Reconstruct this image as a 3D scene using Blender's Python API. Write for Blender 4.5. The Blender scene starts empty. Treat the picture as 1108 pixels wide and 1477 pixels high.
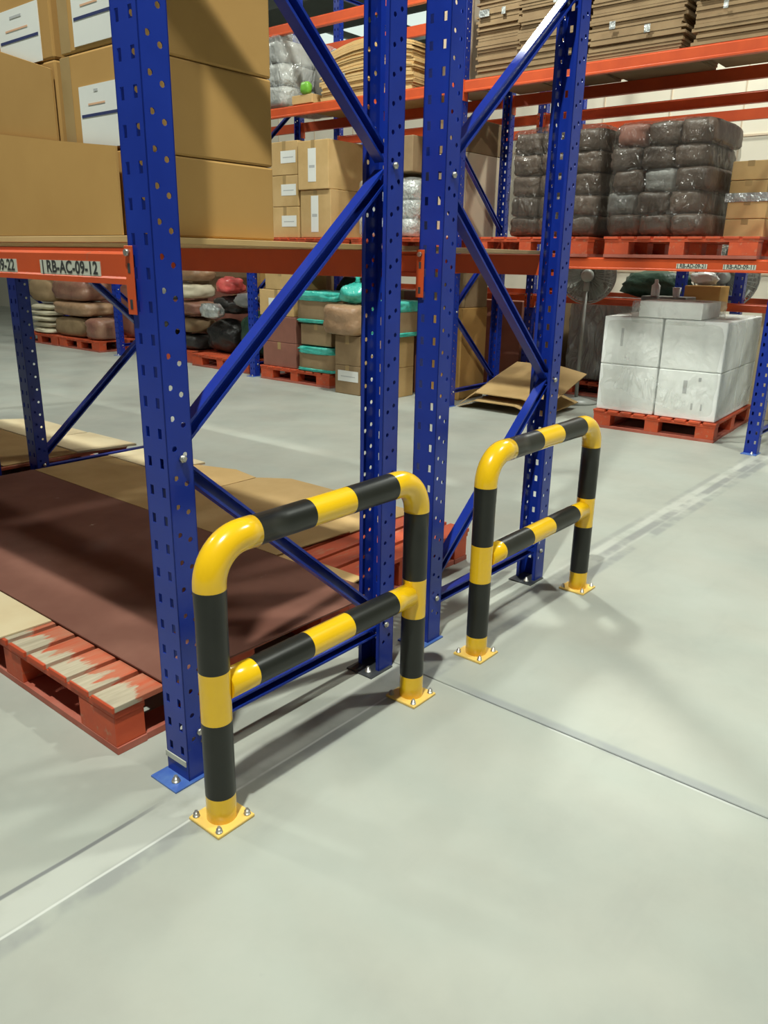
import bpy, bmesh, math, random
from mathutils import Vector, Matrix, noise
random.seed(7)
S = bpy.context.scene
COL = S.collection

# ------------------------------------------------------------------ camera
def make_camera():
    f, pit, rol, yaw = 1132.616, 0.311562, 0.0184883, 0.6876408
    c = Vector((-0.985098, -1.300671, 1.299245))
    fw = Vector((math.cos(yaw)*math.cos(pit), math.sin(yaw)*math.cos(pit), -math.sin(pit)))
    r0 = Vector((math.sin(yaw), -math.cos(yaw), 0)); u0 = r0.cross(fw)
    r = math.cos(rol)*r0 + math.sin(rol)*u0
    u = -math.sin(rol)*r0 + math.cos(rol)*u0
    cam = bpy.data.cameras.new('camera')
    cam.sensor_fit = 'VERTICAL'; cam.sensor_height = 36.0
    cam.lens = f/1477*36.0
    cam.clip_start = 0.05; cam.clip_end = 200
    o = bpy.data.objects.new('camera', cam); COL.objects.link(o)
    m = Matrix((( r.x, u.x, -fw.x, c.x), (r.y, u.y, -fw.y, c.y), (r.z, u.z, -fw.z, c.z), (0, 0, 0, 1)))
    o.matrix_world = m
    S.camera = o
make_camera()

# ------------------------------------------------------------------ light
w = bpy.data.worlds.new('world'); S.world = w; w.use_nodes = True
w.node_tree.nodes['Background'].inputs[0].default_value = (0.93, 1.0, 0.90, 1)
w.node_tree.nodes['Background'].inputs[1].default_value = 0.125
def lamp(x, y, z, power, size=0.42, col=(0.96, 1.0, 0.90)):
    l = bpy.data.lights.new('high_bay_lamp', 'AREA'); l.shape = 'DISK'; l.size = size
    l.energy = power; l.color = col
    o = bpy.data.objects.new('high_bay_lamp', l); COL.objects.link(o); o.location = (x, y, z)
lamp(-1.30, -0.80, 6.0, 600, .17)      # over the near aisle
lamp(-1.35, 6.5, 6.0, 260)
lamp(3.55, -2.2, 6.0, 300)        # over the aisle between the rack rows
lamp(3.55, 2.6, 6.0, 400)
lamp(3.55, 8.6, 6.0, 190)
lamp(7.7, 1.0, 6.2, 420)          # behind the far rack row
lamp(8.0, 8.0, 6.2, 60)
S.view_settings.view_transform = 'Standard'
S.view_settings.look = 'None'
S.view_settings.gamma = 1.0
S.view_settings.use_curve_mapping = False
S.view_settings.exposure = -0.62

# ------------------------------------------------------------------ materials
def nt(m):
    m.use_nodes = True
    return m.node_tree, m.node_tree.nodes, m.node_tree.links
def ramp(N, L, src, stops):
    r = N.new('ShaderNodeValToRGB')
    while len(r.color_ramp.elements) < len(stops): r.color_ramp.elements.new(0.5)
    for e, (p, c) in zip(r.color_ramp.elements, stops):
        e.position = p; e.color = (*c, 1) if len(c) == 3 else c
    L.new(src, r.inputs[0]); return r.outputs[0]
def noise_tex(N, L, coord, scale, detail=4, rough=.55, stretch=None):
    n = N.new('ShaderNodeTexNoise'); n.inputs['Scale'].default_value = scale
    n.inputs['Detail'].default_value = detail; n.inputs['Roughness'].default_value = rough
    if stretch:
        mp = N.new('ShaderNodeMapping'); mp.inputs['Scale'].default_value = stretch
        L.new(coord, mp.inputs[0]); coord = mp.outputs[0]
    L.new(coord, n.inputs['Vector']); return n.outputs['Fac']
def mixc(N, L, fac, a, b, mode='MIX'):
    m = N.new('ShaderNodeMix'); m.data_type = 'RGBA'; m.blend_type = mode
    for s, v in ((0, fac), (6, a), (7, b)):
        if hasattr(v, 'is_linked'): L.new(v, m.inputs[s])
        elif isinstance(v, tuple): m.inputs[s].default_value = (*v, 1)
        else: m.inputs[s].default_value = v
    return m.outputs[2]
def mat(name, c, c2=None, rough=.5, scale=8, lo=.35, hi=.65, stretch=None, bump=0, bscale=40, wear=None, wscale=18, wlo=.62, whi=.7,
        metal=0, coat=0, vary=0.0, spec=.5, bdist=.004):
    m = bpy.data.materials.new(name); T, N, L = nt(m)
    b = N['Principled BSDF']; co = N.new('ShaderNodeTexCoord').outputs['Object']
    oi = N.new('ShaderNodeObjectInfo')
    add = N.new('ShaderNodeVectorMath'); add.operation = 'ADD'
    sc = N.new('ShaderNodeVectorMath'); sc.operation = 'SCALE'; sc.inputs[0].default_value = (7, 11, 5)
    L.new(oi.outputs['Random'], sc.inputs[3]); L.new(co, add.inputs[0]); L.new(sc.outputs[0], add.inputs[1])
    co = add.outputs[0]
    col = c
    if c2: col = ramp(N, L, noise_tex(N, L, co, scale, stretch=stretch), [(lo, c), (hi, c2)])
    if wear: 
        f = ramp(N, L, noise_tex(N, L, co, wscale, 6, .65, stretch), [(wlo, (0, 0, 0)), (whi, (1, 1, 1))])
        col = mixc(N, L, f, col, wear)
    if vary:
        hv = N.new('ShaderNodeHueSaturation')
        mr = N.new('ShaderNodeMapRange'); mr.inputs[3].default_value = 1-vary; mr.inputs[4].default_value = 1+vary
        L.new(oi.outputs['Random'], mr.inputs[0]); L.new(mr.outputs[0], hv.inputs['Value'])
        if isinstance(col, tuple): hv.inputs['Color'].default_value = (*col, 1)
        else: L.new(col, hv.inputs['Color'])
        col = hv.outputs[0]
    if isinstance(col, tuple): b.inputs['Base Color'].default_value = (*col, 1)
    else: L.new(col, b.inputs['Base Color'])
    b.inputs['Roughness'].default_value = rough; b.inputs['Metallic'].default_value = metal
    b.inputs['Coat Weight'].default_value = coat; b.inputs['Specular IOR Level'].default_value = spec
    if bump:
        bp = N.new('ShaderNodeBump'); bp.inputs['Strength'].default_value = bump; bp.inputs['Distance'].default_value = bdist
        L.new(noise_tex(N, L, co, bscale, 3), bp.inputs['Height']); L.new(bp.outputs[0], b.inputs['Normal'])
    return m
M = {}
M['blue'] = mat('blue_paint', (.007, .028, .285), (.010, .036, .33), rough=.30, spec=.45, scale=5, wear=(.05, .08, .22), wscale=30, wlo=.68, whi=.76)
M['blueplate'] = mat('blue_paint_with_sheen', (.05, .12, .45), (.10, .20, .50), rough=.3, scale=20)  # rack plates: blue lightened, the light they reflect is put into the colour
M['yellowplate'] = mat('toplit_dusty_yellow_paint', (.88, .60, .14), (.84, .56, .16), rough=.35, scale=20)  # guard plates: paler yellow holds the light on their tops, plus dust
M['orange'] = mat('orange_paint', (.60, .085, .018), (.52, .07, .016), rough=.42, scale=6, wear=(.35, .12, .06), wscale=25, wlo=.68, whi=.74)
M['yellow'] = mat('yellow_gloss_paint', (.92, .56, .008), (.88, .52, .008), rough=.22, scale=6, coat=.5)
M['black'] = mat('black_gloss_paint', (.014, .015, .012), (.019, .020, .016), rough=.36, scale=9, spec=.4)
M['steel'] = mat('zinc_steel', (.45, .44, .40), (.55, .54, .50), rough=.38, scale=30, metal=.8)
M['darksteel'] = mat('dark_steel', (.05, .055, .06), (.09, .095, .1), rough=.45, scale=20, metal=.4)
M['redpaint'] = mat('red_pallet_paint', (.58, .085, .024), (.50, .068, .022), rough=.6, scale=7, bump=.25, bscale=30, wear=(.48, .17, .09), wscale=14, wlo=.56, whi=.68, stretch=(.5, 2, 2), vary=.10)
M['wornslat'] = mat('worn_pallet_slat', (.50, .11, .045), (.42, .20, .12), rough=.7, scale=6, bump=.3, bscale=40, wear=(.52, .43, .29), wscale=5, wlo=.50, whi=.56, stretch=(1.2, 3, 3), vary=.12)
def worn_slat():
    m = bpy.data.materials.new('worn_slat_ends'); T, N, L = nt(m); b = N['Principled BSDF']
    tc = N.new('ShaderNodeTexCoord').outputs['Object']; oi = N.new('ShaderNodeObjectInfo')
    sp = N.new('ShaderNodeSeparateXYZ'); L.new(tc, sp.inputs[0])
    off = N.new('ShaderNodeVectorMath'); off.operation = 'SCALE'; off.inputs[0].default_value = (7, 11, 5); L.new(oi.outputs['Random'], off.inputs[3])
    ad = N.new('ShaderNodeVectorMath'); L.new(tc, ad.inputs[0]); L.new(off.outputs[0], ad.inputs[1]); co = ad.outputs[0]
    n = noise_tex(N, L, co, 9, 4, .6, (.6, 2.2, 2))
    q = N.new('ShaderNodeMath'); q.operation = 'MULTIPLY_ADD'; q.inputs[1].default_value = .30; q.inputs[2].default_value = -.15; L.new(n, q.inputs[0])
    z = N.new('ShaderNodeMath'); z.operation = 'ADD'; L.new(sp.outputs[0], z.inputs[0]); L.new(q.outputs[0], z.inputs[1])
    f = N.new('ShaderNodeMapRange'); f.inputs[1].default_value = .075; f.inputs[2].default_value = .095; L.new(z.outputs[0], f.inputs[0])
    wood = ramp(N, L, noise_tex(N, L, co, 16, 4, .6, (.3, 3, 3)), [(.3, (.36, .31, .22)), (.7, (.56, .49, .36))])
    red = ramp(N, L, noise_tex(N, L, co, 12, 4, .6, (.4, 2.5, 2.5)), [(.35, (.52, .09, .035)), (.7, (.46, .20, .12))])
    c = mixc(N, L, f.outputs[0], wood, red)
    g = N.new('ShaderNodeMapRange'); g.inputs[1].default_value = .004; g.inputs[2].default_value = .008; L.new(sp.outputs[0], g.inputs[0])
    L.new(mixc(N, L, g.outputs[0], (.52, .07, .02), c), b.inputs['Base Color']); b.inputs['Roughness'].default_value = .7
    return m
M['wornslat'] = worn_slat()
M['pinkboard'] = mat('faded_red_board', (.38, .09, .055), (.42, .13, .09), rough=.7, scale=9, bump=.2, vary=.1)
M['darkwood'] = mat('bare_wood', (.20, .12, .06), (.27, .17, .09), rough=.75, scale=10, stretch=(.4, 4, 4), bump=.2)
M['hardboard'] = mat('brown_hardboard', (.215, .098, .072), (.175, .075, .055), rough=.75, scale=4, wear=(.42, .34, .28), wscale=9, wlo=.70, whi=.745, spec=.15)
M['cardboard'] = mat('brown_cardboard', (.48, .280, .092), (.43, .245, .078), rough=.8, scale=3, vary=.07, spec=.2)
M['cardboard2'] = mat('kraft_cardboard', (.58, .39, .18), (.50, .33, .14), rough=.8, scale=4, vary=.12, spec=.2)
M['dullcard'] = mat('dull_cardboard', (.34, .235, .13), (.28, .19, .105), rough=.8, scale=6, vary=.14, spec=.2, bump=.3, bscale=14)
M['creamcard'] = mat('pale_cardboard', (.68, .58, .38), (.62, .50, .31), rough=.8, scale=4, vary=.06, spec=.2)
M['beigecard'] = mat('beige_board', (.60, .49, .36), (.54, .44, .32), rough=.8, scale=3, vary=.05, spec=.2)
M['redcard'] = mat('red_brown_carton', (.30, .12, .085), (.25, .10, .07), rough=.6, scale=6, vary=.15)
M['tape'] = mat('packing_tape', (.40, .27, .12), (.36, .24, .10), rough=.35, scale=9)
M['paper'] = mat('white_paper', (.78, .79, .75), (.74, .75, .72), rough=.6, scale=5)
M['stickergrey'] = mat('pale_sticker', (.55, .56, .47), (.50, .51, .43), rough=.5, scale=20)
M['ink'] = mat('black_ink', (.03, .03, .03), rough=.6)
M['inkblue'] = mat('navy_ink', (.02, .03, .12), rough=.6)
M['inkorange'] = mat('orange_ink', (.70, .42, .26), rough=.6)
M['inkgrey'] = mat('grey_ink', (.45, .46, .46), rough=.6)
M['turquoise'] = mat('turquoise_plastic', (.03, .42, .34), (.10, .55, .46), rough=.25, scale=9, bump=.8, bscale=12, bdist=.02)
M['brownbale'] = mat('brown_bale_wrap', (.27, .16, .085), (.35, .22, .13), rough=.42, scale=6, bump=.8, bscale=9, bdist=.02, vary=.18)
M['rosebale'] = mat('rose_brown_wrap', (.26, .11, .08), (.32, .18, .115), rough=.4, scale=5, bump=.8, bscale=9, bdist=.02, vary=.12)
M['darkpack'] = mat('dark_brown_pack', (.085, .058, .042), (.14, .10, .078), rough=.45, scale=5, bump=.6, bscale=10, bdist=.02, vary=.35)
M['greypack'] = mat('grey_pack', (.22, .22, .21), (.30, .30, .28), rough=.45, scale=5, bump=.6, bscale=10, bdist=.02, vary=.2)
M['sack'] = mat('white_woven_sack', (.66, .60, .44), (.58, .52, .37), rough=.7, scale=8, bump=.5, bscale=20, vary=.07)
M['darkbag'] = mat('black_bag', (.018, .018, .018), (.035, .032, .028), rough=.4, scale=6, bump=.8, bscale=10, bdist=.02, vary=.3)
M['greenbag'] = mat('dark_green_bag', (.015, .05, .03), (.03, .08, .045), rough=.5, scale=6, bump=.7, bscale=10, bdist=.02)
M['redbag'] = mat('red_plastic_bag', (.62, .06, .06), (.70, .14, .12), rough=.35, scale=7, bump=.7, bscale=10, bdist=.02)
M['whitebag'] = mat('white_plastic', (.78, .80, .78), (.70, .73, .70), rough=.3, scale=8, bump=.5, bscale=10, bdist=.02)
M['whitebox'] = mat('white_carton', (.91, .93, .91), (.86, .88, .86), rough=.6, scale=3, vary=.04)
M['silver'] = mat('silver_wrap', (.40, .42, .41), (.62, .64, .62), rough=.25, scale=10, bump=1.0, bscale=14, bdist=.03, metal=.3)
M['fangrey'] = mat('grey_enamel', (.34, .36, .33), (.38, .40, .37), rough=.4, scale=10)
M['fanblade'] = mat('translucent_grey_blade', (.42, .44, .40), (.38, .40, .36), rough=.35, scale=6)
M['jointfill'] = mat('joint_filler', (.22, .23, .24), (.27, .28, .28), rough=.6, scale=12)
M['wall'] = mat('cream_wall_panel', (.74, .70, .58), (.70, .66, .54), rough=.7, scale=1.5, spec=.2)
M['roof'] = mat('grey_roof_sheet', (.42, .43, .41), (.46, .47, .45), rough=.6, scale=2)
M['lime'] = mat('lime_green_plastic', (.16, .42, .04), rough=.4)

def film_mat(name, clear, white=(.8, .82, .8), tint=(.99, .99, .98), bumpd=.11):
    m = bpy.data.materials.new(name); T, N, L = nt(m)
    out = N['Material Output']; N.remove(N['Principled BSDF'])
    co = N.new('ShaderNodeTexCoord').outputs['Object']
    tr = N.new('ShaderNodeBsdfTransparent'); tr.inputs[0].default_value = (*tint, 1)
    gl = N.new('ShaderNodeBsdfPrincipled'); gl.inputs['Base Color'].default_value = (*white, 1); gl.inputs['Roughness'].default_value = .14
    gl.inputs['Specular IOR Level'].default_value = .9
    bp = N.new('ShaderNodeBump'); bp.inputs['Strength'].default_value = 1; bp.inputs['Distance'].default_value = bumpd
    n1 = N.new('ShaderNodeTexNoise'); n1.inputs['Scale'].default_value = 5; n1.inputs['Detail'].default_value = 2.5; n1.inputs['Distortion'].default_value = 1.6
    mp = N.new('ShaderNodeMapping'); mp.inputs['Rotation'].default_value = (.5, .35, 0); mp.inputs['Scale'].default_value = (1, 1.6, .7)
    L.new(co, mp.inputs[0]); L.new(mp.outputs[0], n1.inputs['Vector'])
    L.new(n1.outputs['Fac'], bp.inputs['Height']); L.new(bp.outputs[0], gl.inputs['Normal'])
    f = ramp(N, L, noise_tex(N, L, co, 2.2, 3, .5, (1, 1, 1.5)), [(.42, (1-clear,)*3), (.75, (min(1, 1-clear+.22),)*3)])
    mx = N.new('ShaderNodeMixShader'); L.new(f, mx.inputs[0]); L.new(tr.outputs[0], mx.inputs[1]); L.new(gl.outputs[0], mx.inputs[2])
    L.new(mx.outputs[0], out.inputs[0]); return m
M['film'] = film_mat('clear_stretch_film', .82, white=(.85, .87, .85))
M['filmdark'] = film_mat('clear_stretch_film_over_dark_packs', .72, white=(.115, .10, .085))
M['filmgrey'] = film_mat('milky_stretch_film', .32, white=(.42, .44, .42))

def emit(name, c, s):
    m = bpy.data.materials.new(name); T, N, L = nt(m)
    b = N['Principled BSDF']; b.inputs['Base Color'].default_value = (*c, 1)
    b.inputs['Emission Color'].default_value = (*c, 1); b.inputs['Emission Strength'].default_value = s
    return m
M['skylight'] = emit('bright_skylight_sheet', (.86, 1.0, .90), 1.3)

def floor_mat():
    m = bpy.data.materials.new('grey_concrete'); T, N, L = nt(m)
    b = N['Principled BSDF']; co = N.new('ShaderNodeTexCoord').outputs['Object']
    base = ramp(N, L, noise_tex(N, L, co, 1.3, 6, .6), [(.30, (.335, .343, .312)), (.52, (.400, .412, .370)), (.75, (.445, .458, .415))])
    tint = ramp(N, L, noise_tex(N, L, co, 3.1, 3, .5, (1, .6, 1)), [(.35, (1, .985, .955)), (.65, (.97, 1.0, .985))])
    base = mixc(N, L, .8, base, tint, 'MULTIPLY')
    smear = ramp(N, L, noise_tex(N, L, co, 2.2, 5, .6, (.55, 2.0, 1)), [(.60, (0, 0, 0)), (.78, (.55,)*3)])
    base = mixc(N, L, smear, base, (.335, .345, .315))
    spots = ramp(N, L, noise_tex(N, L, co, 14, 4, .6), [(.70, (0, 0, 0)), (.80, (.35,)*3)])
    base = mixc(N, L, spots, base, (.30, .31, .29))
    sp = N.new('ShaderNodeSeparateXYZ'); L.new(co, sp.inputs[0])
    def math_(op, a, bb):
        n = N.new('ShaderNodeMath'); n.operation = op
        for i, v in enumerate((a, bb)):
            if hasattr(v, 'is_linked'): L.new(v, n.inputs[i])
            else: n.inputs[i].default_value = v
        return n.outputs[0]
    def rng(v, a, bb, c=0., d=1.):
        n = N.new('ShaderNodeMapRange'); n.interpolation_type = 'SMOOTHSTEP'
        for i, q in enumerate((v, a, bb, c, d)):
            if hasattr(q, 'is_linked'): L.new(q, n.inputs[i])
            else: n.inputs[i].default_value = q
        return n.outputs[0]
    wob = noise_tex(N, L, co, 2.5, 2)
    def line(axis, at, w, soft, strength, col, nscale, nlo, nhi, lo=-30, hi=30, waver=.012):
        nonlocal base
        v = sp.outputs[axis]; other = sp.outputs[1-axis]
        v = math_('ADD', v, math_('MULTIPLY', math_('SUBTRACT', wob, .5), waver))
        d = math_('ABSOLUTE', math_('SUBTRACT', v, at), 0)
        f = rng(d, w, w+soft, 1, 0)
        n = noise_tex(N, L, co, nscale, 4, .6)
        f = math_('MULTIPLY', f, rng(n, nlo, nhi))
        f = math_('MULTIPLY', f, rng(other, lo, lo+.25)); f = math_('MULTIPLY', f, rng(other, hi-.25, hi, 1, 0))
        f = math_('MULTIPLY', f, strength)
        base = mixc(N, L, f, base, col)
    # marks left along the row: pale scraped strip, dirt streaks, a thin dark line, tyre rub along the slab joint
    line(1, .105, .045, .02, .45, (.58, .59, .54), 5, .30, .55)
    line(1, .030, .016, .02, .75, (.27, .28, .27), 4, .40, .58)
    line(1, .155, .003, .006, .85, (.16, .165, .17), 3.2, .36, .52, -3, .05)
    line(1, .052, .0015, .004, .8, (.66, .67, .63), 3, .30, .45, -3, .9)
    line(1, .085, .014, .02, .75, (.235, .24, .235), 3, .36, .55, 1.75, 6)
    line(1, .17, .008, .02, .55, (.27, .275, .265), 3, .36, .55, 2.0, 6)
    line(0, .893, .012, .02, .62, (.25, .265, .28), 3, .38, .60, -9, .06)
    line(0, .872, .002, .004, .6, (.58, .60, .57), 4, .46, .6, -9, .06)
    L.new(base, b.inputs['Base Color'])
    rr = ramp(N, L, noise_tex(N, L, co, 2.4, 4), [(.3, (.45,)*3), (.7, (.6,)*3)])
    L.new(rr, b.inputs['Roughness']); b.inputs['Specular IOR Level'].default_value = .35
    bp = N.new('ShaderNodeBump'); bp.inputs['Strength'].default_value = .12; bp.inputs['Distance'].default_value = .004
    L.new(noise_tex(N, L, co, 22, 5), bp.inputs['Height']); L.new(bp.outputs[0], b.inputs['Normal'])
    return m
M['floor'] = floor_mat()

# ------------------------------------------------------------------ mesh helpers
class B:
    def __init__(s): s.bm = bmesh.new()
    def box(s, x0, x1, y0, y1, z0, z1, bev=0, seg=1, mtx=None):
        r = bmesh.ops.create_cube(s.bm, size=1)
        vs = r['verts']
        bmesh.ops.scale(s.bm, vec=(x1-x0, y1-y0, z1-z0), verts=vs)
        bmesh.ops.translate(s.bm, vec=((x0+x1)/2, (y0+y1)/2, (z0+z1)/2), verts=vs)
        if bev:
            es = list({e for v in vs for e in v.link_edges})
            rr = bmesh.ops.bevel(s.bm, geom=es, offset=bev, segments=seg, affect='EDGES', profile=.5)
            vs = list({v for f in rr['faces'] for v in f.verts} | {v for v in vs if v.is_valid})
        if mtx is not None: bmesh.ops.transform(s.bm, matrix=mtx, verts=[v for v in vs if v.is_valid])
        return s
    def poly(s, pts, vec):
        a = [s.bm.verts.new(p) for p in pts]
        v = Vector(vec); b = [s.bm.verts.new(Vector(p)+v) for p in pts]
        n = len(pts)
        s.bm.faces.new(a); s.bm.faces.new(b[::-1])
        for i in range(n): s.bm.faces.new((a[i], b[i], b[(i+1) % n], a[(i+1) % n]))
        return s
    def tube(s, pts, r, seg=16, cap=True, mats=None, closed=False):
        pts = [Vector(p) for p in pts]; n = len(pts)
        rad = r if isinstance(r, (list, tuple)) else [r]*n
        rings = []; up = None
        for i, p in enumerate(pts):
            if closed: t = (pts[(i+1) % n]-pts[i-1]).normalized()
            else: t = (pts[min(i+1, n-1)]-pts[max(i-1, 0)]).normalized()
            if up is None:
                up = Vector((0, 0, 1)) if abs(t.z) < .9 else Vector((0, 1, 0))
            a = t.cross(up).normalized(); bb = a.cross(t).normalized(); up = bb
            rings.append([s.bm.verts.new(p+rad[i]*(math.cos(q)*a+math.sin(q)*bb)) for q in [2*math.pi*k/seg for k in range(seg)]])
        m = n if closed else n-1
        for i in range(m):
            A, Bq = rings[i], rings[(i+1) % n]
            for k in range(seg):
                f = s.bm.faces.new((A[k], A[(k+1) % seg], Bq[(k+1) % seg], Bq[k])); f.smooth = True
                if mats: f.material_index = mats[i]
        if cap and not closed:
            f = s.bm.faces.new(rings[0][::-1]); f.material_index = mats[0] if mats else 0
            f = s.bm.faces.new(rings[-1]); f.material_index = mats[-1] if mats else 0
        return s
    def cyl(s, p0, p1, r, seg=14): return s.tube([p0, p1], r, seg)
    def lump(s, c, h, n=6, k=5, amp=.05, freq=1.6, seed=0, sag=0):
        n += 1; D = {}; comp = []
        def V(i, j, q):
            if (i, j, q) not in D:
                D[i, j, q] = s.bm.verts.new((2*i/n-1, 2*j/n-1, 2*q/n-1)); comp.append(D[i, j, q])
            return D[i, j, q]
        for i in range(n):
            for j in range(n):
                for q in (0, n):
                    s.bm.faces.new((V(i, j, q), V(i+1, j, q), V(i+1, j+1, q), V(i, j+1, q)))
                    s.bm.faces.new((V(i, q, j), V(i+1, q, j), V(i+1, q, j+1), V(i, q, j+1)))
                    s.bm.faces.new((V(q, i, j), V(q, i+1, j), V(q, i+1, j+1), V(q, i, j+1)))
        sv = Vector((seed*3.7, seed*1.3, seed*2.1))
        for v in comp:
            p = v.co.copy()
            q = (abs(p.x)**k+abs(p.y)**k+abs(p.z)**k)**(1/k)
            p = p/q
            d = 1+amp*noise.noise(p*freq+sv)+amp*.6*noise.noise(p*freq*2.7+sv)
            if p.z < -.7: d = min(d, 1)
            p = p*d
            z = max(p.z, -1)
            v.co = Vector((c[0]+p.x*h[0], c[1]+p.y*h[1], c[2]+z*h[2]))
        for v in comp:
            for f in v.link_faces: f.smooth = True
        return s
    def mesh(s, name, mats):
        bmesh.ops.recalc_face_normals(s.bm, faces=s.bm.faces)
        me = bpy.data.meshes.new(name); s.bm.to_mesh(me); s.bm.free()
        for m in (mats if isinstance(mats, (list, tuple)) else [mats]): me.materials.append(m)
        return me
    def build(s, name, m, parent=None, kind=None, label=None, loc=None, recalc=True):
        return link(name, s.mesh(name, m), parent, kind, label, loc)
def link(name, me, parent=None, kind=None, label=None, loc=None):
    o = bpy.data.objects.new(name, me); COL.objects.link(o)
    if parent: o.parent = parent
    if kind: o['kind'] = kind
    if label: o['label'] = label
    if loc: o.location = loc
    return o
def thing(name, label, cat, loc=(0, 0, 0), rz=0, group=None):
    o = bpy.data.objects.new(name, None); COL.objects.link(o); o.empty_display_size = .1
    o.location = loc; o.rotation_euler = (0, 0, rz); o['label'] = label; o['category'] = cat
    if group: o['group'] = group
    return o
def tag(o, label, cat, group=None):
    o['label'] = label; o['category'] = cat
    if group: o['group'] = group
    return o
def dup(root, loc, rz=None, label=None, group=None):
    r = root.copy(); COL.objects.link(r); r.location = loc
    if rz is not None: r.rotation_euler = (0, 0, rz)
    if label: r['label'] = label
    if group: r['group'] = group
    for ch in list(root.children):
        c = ch.copy(); COL.objects.link(c); c.parent = r
        for g in list(ch.children):
            d = g.copy(); COL.objects.link(d); d.parent = c
    return r

# ------------------------------------------------------------------ structure
fl = B().box(-12, 30, -12, 36, -.2, -.006).build('floor', M['jointfill']); fl['kind'] = 'structure'
for (x0, x1) in ((-12, .878), (.882, 30)):
    for (y0, y1) in ((-12, 12.0), (12.006, 36)):
        B().box(x0, x1, y0, y1, -.0055, 0, bev=.002).build('slab', M['floor'], fl)
wl = B().box(8.6, 8.75, -12, 36, 0, 4.0).build('wall_back', M['wall']); wl['kind'] = 'structure'
pn = B()
for k in range(60):
    pn.box(8.592, 8.604, -11.9+k*.8, -11.9+k*.8+.012, .05, 3.98)
for z in (1.2, 2.62): pn.box(8.588, 8.604, -11.9, 35.9, z, z+.02)
pn.build('panel_joint', M['beigecard'], wl, kind='stuff')
ce = B().box(6.2, 30, -12, 36, 6.9, 7.0).build('ceiling', M['roof']); ce['kind'] = 'structure'
for k in range(12):
    b = B(); x = 7+k*2.0
    b.box(x, x+.12, -12, 36, 6.62, 6.9); b.build('purlin', M['roof'], ce)
for k in range(12):
    for j in range(3):
        yy = 3.35+k*1.65; xx = 10.6+j*5.1
        B().box(xx, xx+1.3, yy, yy+1.0, 6.86, 6.895).build('skylight_sheet', M['skylight'], ce)
fw_ = B().box(30, 30.2, -12, 36, 0, 7.0).build('wall_far', M['roof']); fw_['kind'] = 'structure'

# ------------------------------------------------------------------ guard barriers
def make_guard(label, loc, L, grp=None):
    t = thing('guard_barrier', label, 'barrier', loc, 0, 'striped guard barriers along the rack end')
    R, Z, br = .0365, .705, .095
    pts, rad, mats = [], [], []
    def seg(p0, p1, n, mi, rr=R):
        p0 = Vector(p0); p1 = Vector(p1)
        for i in range(n):
            pts.append(p0.lerp(p1, i/n)); rad.append(rr); mats.append(mi)
    def arc(cx, cz, a0, a1, n):
        for i in range(n):
            a = a0+(a1-a0)*i/n
            pts.append(Vector((cx+br*math.cos(a), 0, cz+br*math.sin(a)))); rad.append(R*1.035); mats.append(0)
    Y, K = 0, 1
    seg((0, 0, .006), (0, 0, .075), 2, Y); seg((0, 0, .075), (0, 0, .275), 3, K); seg((0, 0, .275), (0, 0, .405), 2, Y); seg((0, 0, .405), (0, 0, .604), 3, K)
    pts.append(Vector((0, 0, .604))); rad.append(R*1.035); mats.append(Y)
    arc(br, Z-br, math.pi, math.pi/2, 12)
    pts.append(Vector((br, 0, Z))); rad.append(R*1.035); mats.append(Y)
    a, b_ = .13, L-.125
    pts.append(Vector((a, 0, Z))); rad.append(R*1.035); mats.append(Y)
    y0 = a+(b_-a)*.355; y1 = a+(b_-a)*.65
    seg((a+.0005, 0, Z), (y0, 0, Z), 2, K); seg((y0, 0, Z), (y1, 0, Z), 2, Y); seg((y1, 0, Z), (b_, 0, Z), 2, K)
    pts.append(Vector((b_, 0, Z))); rad.append(R*1.035); mats.append(Y)
    arc(L-br, Z-br, math.pi/2, 0, 12)
    pts.append(Vector((L, 0, Z-br))); rad.append(R*1.035); mats.append(Y)
    pts.append(Vector((L, 0, .608))); rad.append(R*1.035); mats.append(Y)
    seg((L, 0, .6075), (L, 0, .400), 3, K); seg((L, 0, .400), (L, 0, .278), 2, Y); seg((L, 0, .278), (L, 0, .080), 3, K); seg((L, 0, .080), (L, 0, .006), 2, Y)
    pts.append(Vector((L, 0, .006))); rad.append(R); mats.append(Y)
    b = B(); b.tube(pts, rad, 28, True, mats); b.build('hoop_pipe', [M['yellow'], M['black']], t, label='bent steel pipe hoop with yellow and black bands')
    zm = .352; ps = [(.028, 0), (.11, 1), (.11+(L-.22)*.345, 0), (.11+(L-.22)*.64, 1), (L-.11, 0), (L-.028, 0)]
    pp, mm = [], []
    for (x0, m0), (x1, _) in zip(ps[:-1], ps[1:]):
        pp.append((x0, 0, zm)); mm.append(m0)
    pp.append((ps[-1][0], 0, zm)); mm.append(0)
    b = B(); b.tube(pp, R*.97, 28, True, mm); b.build('mid_rail', [M['yellow'], M['black']], t)
    for x in (0, L):
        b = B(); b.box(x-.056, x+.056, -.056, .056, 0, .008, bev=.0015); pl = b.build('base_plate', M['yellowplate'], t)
        for sx in (-1, 1):
            for sy in (-1, 1):
                b = B(); px, py = x+sx*.043, sy*.043
                b.tube([(px, py, .008), (px, py, .0105), (px, py, .0106), (px, py, .018), (px, py, .0181), (px, py, .024)], [.009, .009, .0072, .0072, .004, .004], 8)
                b.build('anchor_bolt', M['steel'], pl)
    return t
make_guard('yellow and black striped pipe guard barrier nearest the camera, beside the blue rack leg', (0, 0, 0), .747)
make_guard('yellow and black striped pipe guard barrier farther from the camera, second along the rack end', (1.115, 0, 0), .768)

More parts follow.
